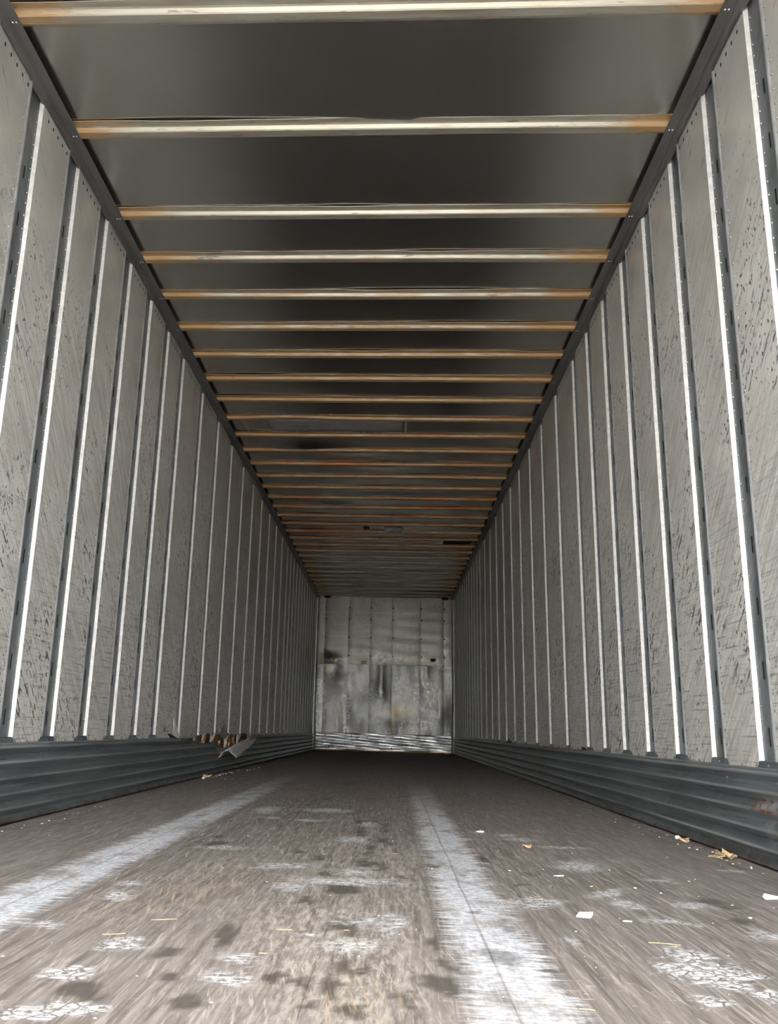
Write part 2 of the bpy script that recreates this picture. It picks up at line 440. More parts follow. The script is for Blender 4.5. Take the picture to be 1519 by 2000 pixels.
    r = g.m('SUBTRACT', g.mr(gr, .3, .7, .62, .78), g.mul(wet, .12))
    return g.done(c, r, 0, g.bump(h, .35, .004), .35)

MP, MPOST, MRAIL, MBOW, MROOF = mat_panel(), mat_post(), mat_rail(), mat_bow(), mat_roof()
MSCUFF, MSCUFF_F, MPLY, MFRONT, MFLOOR = mat_scuff(), mat_scuff(True), mat_plywood(), mat_front(), mat_floor()
MEDGE = mat_simple('door_lit_folded_edge', (.60, .59, .56), (.76, .75, .72), 40, .5, .2, .3)  # folded sheet edge, daylight from the doors painted in as a brighter colour
MBEAD = mat_simple('rubbed_post_bead', (.46, .485, .495), (.66, .68, .68), 12, .42, .5)
MVOID = mat_simple('dark_cavity', (.006, .006, .006), (.012, .012, .012), 30, .9)
MRIV = mat_simple('dull_rivet', (.16, .155, .15), (.34, .33, .32), 90, .45, .8)
MRIVB = mat_simple('bright_rivet', (.62, .61, .57), (.78, .77, .74), 90, .35, .8)
MPATCH = mat_simple('grey_patch_sheet', (.30, .295, .285), (.38, .37, .36), 9, .6, 0)
MTAPE = mat_simple('silver_foil', (.80, .80, .80), (.92, .92, .92), 30, .35, .4, .6)
MTORN = mat_simple('bright_torn_metal', (.70, .70, .68), (.86, .86, .83), 30, .5, .2)
MPAPER = mat_simple('white_paper', (.66, .66, .65), (.76, .76, .75), 60, .8)
MFOAM = mat_simple('white_foam', (.62, .62, .60), (.76, .76, .75), 90, .9)
MTAN = mat_simple('tan_wood_chip', (.36, .24, .12), (.52, .37, .21), 70, .85)
MSTRAW = mat_simple('dry_straw', (.27, .21, .12), (.38, .31, .19), 90, .8)
MBARK = mat_simple('dark_bark', (.07, .05, .035), (.13, .09, .06), 90, .9)
MGROUND = mat_simple('yard_asphalt', (.16, .16, .16), (.26, .26, .25), 6, .9)
MCORNER = mat_simple('worn_corner_post', (.40, .39, .36), (.60, .59, .55), 7, .4, .6)

# ------------------------------------------------------------------ floor
floor = obj('floor', (lambda b: (b.box((-1.34, Y0, -.10), (1.34, YE + .05, -.035)), b.mesh('floor'))[1])(B()), MBARK)
struct(floor)
seams = [-1.300, -1.188, -.888, -.588, -.288, .012, .312, .612, .912, 1.212, 1.300]
spots = [(672,1737,38,11),(641,1735,14,9),(600,1758,15,9),(672,1805,30,17),(690,1818,16,10),(550,1910,24,14),(602,1917,20,20),(652,1928,18,16),(675,1890,22,18),(715,1888,12,10),
         (320,1908,26,14),(372,1955,34,22),(735,1610,9,4),(752,1612,8,5),(700,1585,9,4),(755,1622,7,5),(703,1605,9,4),(718,1605,10,4),(703,1623,8,5),(706,1633,9,5),(724,1642,11,5),(692,1642,9,4),
         (745,1641,10,6),(759,1648,8,5),(722,1656,15,6),(716,1669,7,6),(710,1686,22,10),(738,1694,10,11),(625,1675,13,6),(640,1705,16,7),(583,1664,8,4),(434,1634,13,4),(420,1648,20,7),(905,1710,12,5),(1030,1708,12,5),
         (845,1690,14,6),(790,1712,10,4),(930,1783,14,8),(985,1868,38,14),(945,1862,14,8),(875,1888,22,10),(850,1848,20,16),(1390,1764,40,9),(1450,1800,26,8),(1020,1731,9,4),(450,1820,26,16),(430,1838,22,12),
         (620,1958,22,16),(690,1975,34,16),(800,1960,20,26),(860,1920,40,22),(310,1862,34,10),(160,1930,60,20),(945,1678,12,5),(1000,1820,20,10),(1080,1900,30,12),(680,1530,14,3),(720,1560,16,3),(640,1560,12,3),(790,1555,12,3),(560,1530,14,3)]
smears = [(680,1722,150,8,.0),(560,1732,50,10,.1),(705,1802,90,9,0),(600,1826,50,6,0),(690,1845,90,14,.1),(470,1868,60,7,0),(440,1908,60,18,.5),(500,1880,40,6,0),(520,1582,36,8,0),(530,1597,28,2,0),(640,1583,70,5,0),
          (430,1655,60,5,0),(560,1690,70,6,0),(520,1695,40,5,0),(690,1703,60,8,0),(690,1640,50,8,0),(720,1610,20,6,0),(600,1602,50,3,0),(1130,1693,60,13,-.2),(1110,1690,30,10,0),(1190,1745,30,14,-.6),(1240,1772,40,8,-.3),(1225,1765,26,6,0),(1310,1800,60,6,-.1),
          (1350,1770,40,6,0),(1090,1655,70,3,0),(1010,1640,40,4,0),(990,1632,30,3,-.2),(935,1626,20,3,0),(1050,1622,16,2,0),(900,1640,40,3,0),(1290,1720,34,5,-.2),(80,1805,60,9,.35),(235,1748,30,8,.15),(255,1725,40,4,.05),(460,1727,18,4,.2),(1100,1838,20,9,0),(1050,1770,40,10,0),(1000,1765,30,6,0),(1500,1830,40,14,-.4),(1120,1960,30,4,0),(765,1805,28,26,0),(1060,1760,50,12,-.2),(1420,1700,40,3,0)]
prints = [(1385,1905,100,30,-.25),(1340,1868,60,16,-.1),(1402,1958,52,16,-.1),(1500,1950,40,16,-.2),(140,1896,50,14,.15),(245,1845,52,16,.2),(225,1752,34,7,.1),(100,1970,110,18,.1),(150,1975,60,14,.2)]

def lattice(x, y, seed):
    """smooth value noise in -1..1 (numpy)"""
    r = np.random.RandomState(seed).rand(256, 256) * 2 - 1
    xi, yi = np.floor(x).astype(int), np.floor(y).astype(int); fx, fy = x - xi, y - yi
    fx, fy = fx * fx * (3 - 2 * fx), fy * fy * (3 - 2 * fy)
    g0 = lambda a, b: r[a % 256, b % 256]
    return (g0(xi, yi) * (1 - fx) + g0(xi + 1, yi) * fx) * (1 - fy) + (g0(xi, yi + 1) * (1 - fx) + g0(xi + 1, yi + 1) * fx) * fy
def floor_marks(x, y):
    wx = x + .018 * lattice(x * 22, y * 22, 1) + .009 * lattice(x * 55, y * 55, 2)
    wy = y + .028 * lattice(x * 22 + 9, y * 22, 3) + .014 * lattice(x * 55, y * 55 + 5, 4)
    out = []
    for L, soft, grow in ((spots, .55, (1.12, 1.12)), (smears, .1, (1.15, 1.25)), (prints, .55, (1.05, 1.1))):
        m = np.zeros_like(x)
        for t in L:
            px, py, rx, ry = t[:4]; ro = t[4] if len(t) > 4 else 0
            x0, x1 = fl(px - rx, py)[0], fl(px + rx, py)[0]; ya, yb = fl(px, py - ry)[1], fl(px, py + ry)[1]
            dx, dy = wx - (x0 + x1) / 2, wy - (ya + yb) / 2
            u, v = dx * math.cos(ro) + dy * math.sin(ro), -dx * math.sin(ro) + dy * math.cos(ro)
            d = np.hypot(u / (abs(x1 - x0) / 2 * grow[0]), v / (abs(ya - yb) / 2 * grow[1]))
            q = np.clip((1 - d) / (1 - soft), 0, 1); m = np.maximum(m, q * q * (3 - 2 * q))
        out.append(m)
    return np.stack(out, 1)
fy = [Y0, .6, 1.0]
while fy[-1] < 7.5: fy.append(fy[-1] + .008 * max(1, (fy[-1] / 1.6) ** 1.5))
fy += [9.0, 12.0, YE]
for a, b in zip(seams[:-1], seams[1:]):
    w = b - a; g_ = .00008; bv = .0007
    n_ = max(2, int(w / .0125))
    pr = [(g_, -.034), (g_, -bv)] + [(g_ + bv + (w - 2 * g_ - 2 * bv) * i / n_, 0) for i in range(n_ + 1)] + [(w - g_, -bv), (w - g_, -.034)]
    me = sweep_y(pr, fy, 'plank')
    if me.polygons[5].normal.z < 0: me.flip_normals()
    co = np.empty(len(me.vertices) * 3); me.vertices.foreach_get('co', co); co = co.reshape(-1, 3)
    mk = floor_marks(co[:, 0] + a, co[:, 1])
    at_ = me.attributes.new('marks', 'FLOAT_COLOR', 'POINT')
    at_.data.foreach_set('color', np.hstack([mk, np.ones((len(mk), 1))]).astype(np.float32).ravel())
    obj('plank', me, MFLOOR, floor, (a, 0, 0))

# ground of the yard outside the open rear doors
gb = B(); gb.poly([(-30, -40, -1.25), (30, -40, -1.25), (30, 30, -1.25), (-30, 30, -1.25)])
struct(obj('ground', gb.mesh('ground'), MGROUND))

# ------------------------------------------------------------------ ceiling sheet with bows
def roof_z(x, y):
    z = Z_CEIL + .004 * math.sin(x * 2.1 + .4) * math.sin(y * 1.7)
    for cx, cy, rx, ry, h in ((-.75, 7.30, .30, .10, -.022), (-.30, 7.42, .25, .07, -.018), (.05, 7.83, .22, .07, -.02), (-.55, 9.3, .25, .08, -.016), (.2, 8.9, .5, .1, -.012)):
        z += h * math.exp(-((x - cx) / rx) ** 2 - ((y - cy) / ry) ** 2)
    return z
nx, ny = 36, 330
v, f = [], []
for j in range(ny + 1):
    y = Y0 + (YE + .05 - Y0) * j / ny
    for i in range(nx + 1):
        x = -1.335 + 2.67 * i / nx
        v.append((x, y, roof_z(x, y)))
for j in range(ny):
    for i in range(nx):
        a = j * (nx + 1) + i
        f.append((a, a + nx + 1, a + nx + 2, a + 1))
ceiling = struct(obj('ceiling', mesh('ceiling', v, f, True), MROOF))

def bow_mesh(seed, kink=0.0):
    """hat section roof bow: near flange under the roof, sloped web, flat bottom, far web and flange"""
    rnd = random.Random(seed)
    h = Z_CEIL - 2.806
    prof = [(-.079, h - .0035), (-.079, h - .001), (-.050, h - .0005), (-.050, h - .004), (-.0465, h - .008), (-.041, .004), (-.037, 0), (-.003, 0), (0, .004), (.006, h - .006), (.030, h - .004)]
    prof = prof[1:2] + [(-.079, h - .005)] + [(-.053, h - .005)] + prof[4:]
    xs = [-1.285 + 2.57 * i / 24 for i in range(25)]
    ph = rnd.uniform(0, 6)
    v, f, n = [], [], len(prof)
    for x in xs:
        wz = .0015 * math.sin(x * 2.3 + ph) + kink * math.exp(-((x + .75) / .30) ** 2)
        wf = .0022 * math.sin(x * 5.1 + ph * 2) + .0015 * math.sin(x * 11 + ph)
        for i, (yy, zz) in enumerate(prof):
            v.append((x, yy, zz + wz + (wf if i < 2 else 0)))
    for j in range(len(xs) - 1):
        for i in range(n - 1):
            a = j * n + i
            f.append((a, a + n, a + n + 1, a + 1))
    me = mesh('roof_bow', v, f)
    bm = bmesh.new(); bm.from_mesh(me)
    bm.normal_update()
    bm.to_mesh(me); bm.free()
    return me
bow_types = [bow_mesh(s) for s in range(4)]
bow_kink = bow_mesh(11, .012)
for k in BOWS:
    obj('roof_bow', bow_kink if k == 9 else bow_types[k % 4], MBOW, ceiling, (0, bow_y(k), 2.806))

# patches on the roof
def sheet(name, x0, x1, y0, y1, z, mat, parent, nx=14, ny=4, amp=.004, seed=1, ragged=0.0):
    r = random.Random(seed); v, f = [], []
    for j in range(ny + 1):
        for i in range(nx + 1):
            ex = r.uniform(-ragged, ragged) if j in (0, ny) or i in (0, nx) else 0
            v.append((x0 + (x1 - x0) * i / nx + ex, y0 + (y1 - y0) * j / ny + ex, z - amp * r.random()))
    for j in range(ny):
        for i in range(nx):
            a = j * (nx + 1) + i
            f.append((a, a + nx + 1, a + nx + 2, a + 1))
    me = mesh(name, v, f, True)
    o = obj(name, me, mat, parent)
    s = o.modifiers.new('thickness', 'SOLIDIFY'); s.thickness = .0015; s.offset = -1
    return o
zp = 2.826
p1 = sheet('roof_patch', -.905, .19, 6.585, 6.865, zp, MPATCH, ceiling, 20, 5, .003, 3)
p1['label'] = 'long grey sheet patch riveted between two bows'
p2 = sheet('roof_patch', .80, 1.17, 11.13, 11.31, zp, MVOID, ceiling, 10, 3, .003, 5, .01)
p2['label'] = 'small dark tar patch near the right rail'
p3 = sheet('foil_tape', .02, .24, 10.40, 10.53, zp - .010, MTAPE, ceiling, 9, 4, .014, 8, .008)
p3['label'] = 'crumpled silver foil tape'
p4 = sheet('roof_patch', -.23, -.16, 10.40, 10.48, zp, MVOID, ceiling, 4, 3, .003, 9, .012)  # flat black sheet added in place of a dark hole in the roof
p4['label'] = 'small black sheet standing in for a dark hole'
p5 = sheet('roof_patch', .218, .232, 6.60, 6.86, zp, MRIVB, ceiling, 3, 6, .003, 12, .003)
p5['label'] = 'narrow bright strip at the end of the patch'
rb = B(); r = random.Random(4)
for i in range(46):
    rb.dome((-.92 + i * .0245 + r.uniform(-.005, .005), 6.868 + r.uniform(-.008, .004), zp - .004), .0045, .005, (0, 0, -1))
for i in range(6):
    rb.dome((-1.12 + .003 * i, 6.60 + .05 * i, zp - .001), .006, .005, (0, 0, -1))
    rb.dome((.225, 6.60 + .05 * i, zp - .004), .005, .005, (0, 0, -1))
o = obj('rivet_row', rb.mesh('rivet_row'), MRIVB, p1); o['kind'] = 'stuff'

# ------------------------------------------------------------------ top rails
def gap_at(y):
    """0 over a wall sheet, 1 over a post channel"""
    for k in POSTS:
        yk = post_y(k)
        if yk - GAP - .02 <= y <= yk + .008:
            return min(1, max(0, (y - (yk - GAP - .006)) / .014)) * min(1, max(0, (yk + .004 - y) / .014))
    return 0
ys = {Y0, YE}
for k in POSTS:
    yk = post_y(k)
    for d in (-GAP - .01, -GAP - .004, -GAP + .002, -GAP + .010, -.10, -.07, -.04, -.012, -.006, 0, .006):
        if yk + d > Y0: ys.add(round(yk + d, 5))
ys = sorted(y for y in ys if Y0 <= y <= YE)
for s in (-1, 1):
    prof = [(1.335, Z_CEIL - .003), (1.300, Z_CEIL - .003), (1.300, 2.8065), (1.2285, 2.8065), (1.2275, 2.8045), (1.2285, 2.8025), (1.266, 2.8025), (1.2675, 2.8005), (1.270, 2.8020), (1.278, 2.7995), (1.2835, 2.793), (1.2855, 2.785), (1.2862, Z_TOP)]
    def offs(i, y, s=s):
        g_ = gap_at(y)
        if i >= 11: return (s * (.0095 * g_ if i == 12 else .004 * g_), -.003 * g_ if i == 12 else 0)
        return (0, 0)
    me = sweep_y([(s * x, z) for x, z in prof], ys, 'top_rail', False, offs)
    if s > 0: me.flip_normals()
    rail = struct(obj('trim_%d' % (1 if s < 0 else 2), me, MRAIL))
    rv = B()
    for k in BOWS:
        for dx in (1.243, 1.256):
            rv.dome((s * dx, bow_y(k) - .018, 2.8025), .0042, .003, (0, 0, -1), 8)
    o = obj('rivet_row', rv.mesh('rivet_row'), MRIVB, rail); o['kind'] = 'stuff'

# ------------------------------------------------------------------ side walls
Z_BOT = .288
SLOTS = [2.42 - .2032 * i for i in range(11)]
def panel_mesh(w, s, zb=Z_BOT, seed=0, jag=False):
    """one wall sheet, near edge joggled outwards, bottom corners clipped; origin at near face edge"""
    b = B(); e = w - GAP; rnd = random.Random(seed)
    c = .022 if not jag else .0
    X = lambda d: s * (XW + d)
    zt = 2.792
    if jag:
        bot = [(e * i / 7, zb + rnd.uniform(-.012, .012)) for i in range(8)]
    else:
        bot = [(0, zb + c), (.016, zb), (e - .016, zb), (e, zb + c)]
    face = [(X(0), y, z) for y, z in bot] + [(X(0), e, zt), (X(0), 0, zt)]
    b.poly(face if s < 0 else face[::-1])
    # near edge: sloping return, made of short steps so it reads as hand-worked metal
    n = 30
    zs = [bot[0][1] + (zt - bot[0][1]) * i / n for i in range(n + 1)]
    wob = [rnd.uniform(-.0018, .0018) for _ in zs]; wob[0] = wob[-1] = 0
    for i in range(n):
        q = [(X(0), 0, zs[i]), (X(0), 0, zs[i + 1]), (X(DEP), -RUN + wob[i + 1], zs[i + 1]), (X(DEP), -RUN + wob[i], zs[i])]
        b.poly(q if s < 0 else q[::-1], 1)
    q = [(X(0), e, bot[-1][1]), (X(.004), e, bot[-1][1]), (X(.004), e, zt), (X(0), e, zt)]
    b.poly(q if s < 0 else q[::-1])
    # bottom edge thickness
    for (ya, za), (yb, zb_) in zip(bot[:-1], bot[1:]):
        q = [(X(0), ya, za), (X(.006), ya, za), (X(.006), yb, zb_), (X(0), yb, zb_)]
        b.poly(q if s < 0 else q[::-1])
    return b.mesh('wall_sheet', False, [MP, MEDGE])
def post_mesh(s):
    """channel post between two sheets: rounded bead on the near side, slotted flat floor; origin at sheet edge y_k"""
    b = B(); zt, zb = 2.795, .20
    X = lambda d: s * (XW + d)
    def q(p): b.poly(p if s < 0 else p[::-1])
    bead = [(-GAP - .004, DEP), (-GAP + .002, .004), (-GAP + .007, .0010), (-GAP + .014, -.0006), (-GAP + .022, .0), (-GAP + .029, .0030), (-GAP + .0345, .0085), (-GAP + .038, DEP)]
    for (ya, da), (yb, db) in zip(bead[:-1], bead[1:]):
        p = [(X(da), ya, zb), (X(db), yb, zb), (X(db), yb, zt), (X(da), ya, zt)]
        b.poly(p if s < 0 else p[::-1], 2)
    y0, y1 = bead[-1][0], -RUN + .006
    sa, sb = -.070, -.059
    zz = zt
    for zc in SLOTS:
        za, z2 = zc + .028, zc - .028
        q([(X(DEP), y0, za), (X(DEP), y1, za), (X(DEP), y1, zz), (X(DEP), y0, zz)])
        q([(X(DEP), y0, z2), (X(DEP), sa, z2), (X(DEP), sa, za), (X(DEP), y0, za)])
        q([(X(DEP), sb, z2), (X(DEP), y1, z2), (X(DEP), y1, za), (X(DEP), sb, za)])
        zz = z2
    q([(X(DEP), y0, zb), (X(DEP), y1, zb), (X(DEP), y1, zz), (X(DEP), y0, zz)])
    # hollow behind every slot
    for zc in SLOTS:
        za, z2 = zc + .028, zc - .028
        d0, d1 = DEP, DEP + .022
        A = [(X(d0), sa, z2), (X(d0), sb, z2), (X(d0), sb, za), (X(d0), sa, za)]
        C = [(X(d1), y, z) for _, y, z in A]
        n = len(b.v); b.v += A + C
        for i in range(4):
            j = (i + 1) % 4
            b.f.append((n + i, n + j, n + 4 + j, n + 4 + i)); b.m.append(1)
        b.f.append((n + 4, n + 5, n + 6, n + 7)); b.m.append(1)
    return b.mesh('post', False, [MPOST, MVOID, MBEAD])
def rivet_mesh(s):
    b = B(); r = random.Random(3)
    X = lambda d: s * (XW + d)
    z = 2.70
    i = 0
    while z > .34:
        b.dome((X(0), -GAP - .010, z + r.uniform(-.004, .004)), .0042, .003, (-s, 0, 0))
        b.dome((X(DEP), -RUN - .010, z + .025 + r.uniform(-.004, .004)), .0048, .004, (-s, 0, 0))
        z -= .052
    for y in (.022, .5 * (U - GAP), U - GAP - .022):
        b.dome((X(0), y, Z_BOT + .012), .0055, .004, (-s, 0, 0))
    return b.mesh('rivet_row')
def hole_mesh(s, n):  # flat black discs, the dark of each hole given as colour
    b = B()
    for i in range(n):
        c = Vector((s * (XW - .0006), .055 + .05 * i, 2.742))
        t = [c + Vector((0, .0062 * math.cos(a), .0088 * math.sin(a))) for a in [2 * math.pi * j / 10 for j in range(10)]]
        b.poly(t if s < 0 else t[::-1])
    return b.mesh('hole_disc_row')

walls = {}
for s, nm in ((-1, 'left'), (1, 'right')):
    bk = B()
    q = [(s * 1.334, Y0, -.10), (s * 1.334, YE + .05, -.10), (s * 1.334, YE + .05, 2.84), (s * 1.334, Y0, 2.84)]
    bk.poly(q if s < 0 else q[::-1])
    wall = struct(obj('wall_' + nm, bk.mesh('wall_' + nm), MPLY)); walls[s] = wall
    pm, rm = post_mesh(s), rivet_mesh(s)
    pans = {}
    for i in range(3):
        pans[(16, i)] = panel_mesh(U, s, seed=i); pans[(24, i)] = panel_mesh(1.5 * U, s, seed=9 + i)
    holes = {16: hole_mesh(s, 5), 24: hole_mesh(s, 9)}
    for k in POSTS:
        yk = post_y(k)
        po = obj('post', pm, None, wall, (0, yk, 0))
        if k <= 13:
            o = obj('rivet_row', rm, MRIV, po); o['kind'] = 'stuff'
        wd = post_y(k + 1) - yk
        kind = 24 if wd > .5 else 16
        if k == POSTS[-1]:
            me = panel_mesh(YE - yk + GAP, s, seed=77)
        elif s < 0 and 9 <= k <= 12:
            me = panel_mesh(wd, s, .312, seed=100 + k, jag=True)
        else:
            me = pans[(kind, k % 3)]
        pa = obj('wall_sheet', me, MP, wall, (0, yk, 0))
        if k <= 14 and k != POSTS[-1]:
            o = obj('hole_disc_row', holes[kind], MVOID, pa); o['kind'] = 'stuff'
    # first sheet at the rear door frame
    y1 = post_y(POSTS[0]) - GAP
    if y1 - Y0 > .01:
        b = B(); q = [(s * XW, Y0, Z_BOT), (s * XW, y1, Z_BOT), (s * XW, y1, 2.79), (s * XW, Y0, 2.79)]
        b.poly(q if s < 0 else q[::-1]); obj('wall_sheet', b.mesh('wall_sheet'), MP, wall)

# ------------------------------------------------------------------ scuff plates along the floor
def scuff_profile():
    p = [(1.312, .298), (1.296, .2965), (1.287, .2945), (1.279, .291), (1.2745, .285)]
    crest = [.279, .225, .168, .113, .059]
    for i, c in enumerate(crest):
        nxt = crest[i + 1] if i < 4 else .012
        pd = c - nxt
        p += [(1.2705, c + .0025), (1.2700, c - .002), (1.2720, c - .005), (1.2895, c - .40 * pd), (1.2915, c - .46 * pd), (1.2905, c - .53 * pd)]
    p += [(1.276, .014), (1.2775, .008), (1.300, .007)]
    return p
def torn_top(y):
    P = [(5.80, .30), (5.90, .274), (6.30, .247), (6.43, .239), (6.55, .226), (6.78, .234), (7.0, .236), (7.10, .19), (7.4, .178), (8.0, .182), (8.6, .20), (9.1, .262), (9.22, .30)]
    if y <= P[0][0] or y >= P[-1][0]: return 9
    for (a, za), (b, zb) in zip(P[:-1], P[1:]):
        if a <= y <= b: return za + (zb - za) * (y - a) / (b - a)
for s, nm in ((-1, 'left'), (1, 'right')):
    pr = scuff_profile()
    yy = [Y0, 1, 2, 3, 4, 5, 5.5] + [5.8 + .04 * i for i in range(88)] + [9.5, 10, 11, 12, 13, 14, 15, YE] if s < 0 else [Y0] + [1.0 * i for i in range(1, 17)] + [YE]
    def offs(i, y, s=s):
        dx, dz = 0, 0
        dx += .0012 * math.sin(y * 3.7 + i)
        if s < 0:
            x, z = pr[i]
            zt = torn_top(y)
            if z > zt:
                dz = zt - z + .0006 * (len(pr) - i)
                lean = .030 * math.exp(-((y - 6.65) / .35) ** 2)
                dx = (1.279 - x) - lean * max(0, 1 - max(0, i - 3) * .12) 
        return (s * dx, dz)
    me = sweep_y([(s * x, z) for x, z in pr], yy, 'baseboard', False, offs)
    if s > 0: me.flip_normals()
    bb = struct(obj('baseboard_' + nm, me, MSCUFF))
    # upright tabs that close the foot of every post
    tb = B()
    X = s * 1.2945
    q = [(X, -GAP - .020, .293), (X, .016, .293), (X, -.002, .316), (X, -GAP - .004, .316)]
    tb.poly(q if s < 0 else q[::-1])
    q2 = [(X, -GAP - .004, .316), (X, -.002, .316), (s * 1.304, -.006, .3165), (s * 1.304, -GAP, .3165)]
    tb.poly(q2 if s < 0 else q2[::-1])
    q3 = [(s * XW - s * .0005, y, z) for y, z in ((-GAP - .022, .291), (.018, .291), (-.002, .3155), (-GAP - .003, .3155))]
    tb.poly(q3 if s < 0 else q3[::-1])
    tb.dome((s * (XW - .001), -GAP / 2, .303), .0045, .004, (-s, 0, 0))
    tme = tb.mesh('post_tab')
    for k in POSTS:
        if s < 0 and 8 <= k <= 13: continue
        obj('post_tab', tme, MSCUFF, bb, (0, post_y(k), 0))
    if s > 0:
        # flat black patches standing in for the dark of gaps in the sheet foot
        for px, py, w, h, sd in ((1140, 1461, .14, .030, 1), (995, 1446, .34, .05, 2)):
            r = random.Random(sd); v_ = ray(px, py); t = (XW - CAM.x) / v_.x; c = CAM + v_ * t
            pts = [(XW - .0015, c.y - w / 2, .292)] + [(XW - .0015, c.y - w / 2 + w * i / 8, .297 + h * r.uniform(.2, 1) * math.sin(math.pi * (i + .3) / 8.6)) for i in range(9)] + [(XW - .0015, c.y + w / 2, .292)]
            b = B(); b.poly(pts); o = obj('black_gap_patch', b.mesh('black_gap_patch'), MVOID, walls[1]); o['label'] = 'flat black patch drawn as a ragged gap at the foot of the sheet'
    else:
        base_left = bb

# ------------------------------------------------------------------ the torn place in the left scuff plate
def flap():
    st = [  # distance, then the near-wall edge, the crown and the room-side edge of the arched strip (photo pixels)
        (7.30, (424, 1490), (441, 1466), (461, 1481)), (7.45, (429, 1484), (446, 1463), (463, 1480)), (7.65, (438, 1476), (453, 1459), (468, 1477)), (8.0, (452, 1466), (463, 1453), (475, 1470)),
        (8.4, (466, 1457), (474, 1448), (483, 1463)), (8.8, (480, 1448), (485, 1443), (491, 1455)), (9.1, (490, 1441), (493, 1439), (497, 1449)), (9.25, (497, 1438), (499, 1437), (501, 1446))]
    v, f = [], []; n = 12
    for y, l, t_, r_ in st:
        a, c, b = at_y(*l, y), at_y(*t_, y + .02), at_y(*r_, y)
        k = c * 2 - (a + b) / 2                        # control point so that the curve passes the crown
        for i in range(n + 1):
            t = i / n
            p = a * (1 - t) ** 2 + k * (2 * t * (1 - t)) + b * t ** 2
            v.append((p.x + .003 * math.sin(t * 22), p.y - (.03 * math.sin(t * 9) if y < 7.4 else 0), p.z + .003 * math.sin(t * 22)))
    for j in range(len(st) - 1):
        for i in range(n):
            a = j * (n + 1) + i
            f.append((a, a + 1, a + n + 2, a + n + 1))
    me = mesh('torn_flap', v, f, True)
    me.materials.append(MTORNF); me.materials.append(MUNDER)
    for p in me.polygons:
        if p.index % n < 5: p.material_index = 1
    o = obj('torn_flap', me, None, base_left)
    m = o.modifiers.new('thickness', 'SOLIDIFY'); m.thickness = .003; m.offset = 0
    o['label'] = 'peeled strip of scuff plate curling into the trailer'
MTORNF = mat_simple('peeled_galvanised_strip', (.52, .53, .53), (.74, .75, .74), 25, .5, .2)
MUNDER = mat_simple('dusty_underside', (.50, .40, .32), (.66, .55, .46), 25, .8)
flap()
def plate(name, pts, mat, parent, th=.002, label=None):
    b = B(); b.poly(pts); o = obj(name, b.mesh(name), mat, parent)
    m = o.modifiers.new('thickness', 'SOLIDIFY'); m.thickness = th; m.offset = 0
    if label: o['label'] = label
    return o
def wallpt(px, py, X):
    v_ = ray(px, py); return CAM + v_ * ((X - CAM.x) / v_.x)
WL = walls[-1]
plate('torn_corner', [wallpt(*p, -XW + d) for p, d in (((339, 1404), .006), ((344, 1418), .008), ((351, 1442), .016), ((343, 1440), .026), ((336, 1432), .026), ((339, 1422), .012))], MTORN, WL, .002, 'bright bent corner torn off a wall sheet')
plate('torn_corner', [wallpt(*p, -XW + d) for p, d in (((327, 1434), .012), ((331, 1433), .02), ((338, 1437), .025), ((346, 1442), .012), ((333, 1441), .004))], MVOID, WL, .002, 'black plate drawn as the dark opening under the torn corner')  # black plate added, its colour gives the dark of the opening
plate('torn_corner', [wallpt(*p, -XW + d) for p, d in (((423, 1422), .006), ((428, 1417), .012), ((432, 1427), .012), ((427, 1431), .006))], MTORN, WL, .002, 'bright scrap of split sheet')
plate('torn_corner', [wallpt(*p, -XW + d) for p, d in (((431, 1424), .003), ((437, 1416), .006), ((441, 1424), .006), ((441, 1444), .002), ((431, 1440), .002))], MPOST, WL, .002, 'blue-grey scrap of split sheet')
r = random.Random(21)
for i in range(26):
    y = r.uniform(6.55, 8.9); z = r.uniform(.20, .30); L = r.uniform(.03, .09); a = r.uniform(-.6, .6); w = r.uniform(.006, .016)
    d = Vector((0, math.sin(a), math.cos(a))); n = Vector((0, d.z, -d.y)); c = Vector((-1.296 + r.uniform(0, .02), y, z))
    plate('splinter', [c - d * L / 2 - n * w / 2, c - d * L / 2 + n * w / 2, c + d * L / 2 + Vector((r.uniform(0, .02), 0, 0)) + n * w * .1, c + d * L / 2 - n * w * .2], MTAN if i % 3 else MPLY, WL, .003)

# ------------------------------------------------------------------ front wall
fw = B(); q = [(-1.34, YE + .04, -.1), (1.34, YE + .04, -.1), (1.34, YE + .04, 2.84), (-1.34, YE + .04, 2.84)]
fw.poly(q)
front = struct(obj('wall_front', fw.mesh('wall_front'), MPLY))
cols = [-1.295, -1.125, -.680, -.273, .143, .673, 1.098, 1.295]
def dent(x, z, low):
    d = 0
    R = random.Random(5)
    for i in range(70):
        cx, cz = R.uniform(-1.3, 1.3), R.uniform(.2, 1.7) ; rx, rz, h = R.uniform(.05, .22), R.uniform(.08, .45), R.uniform(-.016, .010)
        if low: d += h * math.exp(-((x - cx) / rx) ** 2 - ((z - cz) / rz) ** 2)
    if not low:
        d += .0010 * math.sin(x * 3 + z * 11) * math.sin(z * 17) + .0005 * math.sin(z * 31 + x * 2)
        d -= .025 * math.exp(-((x + .98) / .16) ** 2 - ((z - 1.64) / .10) ** 2)
    return d
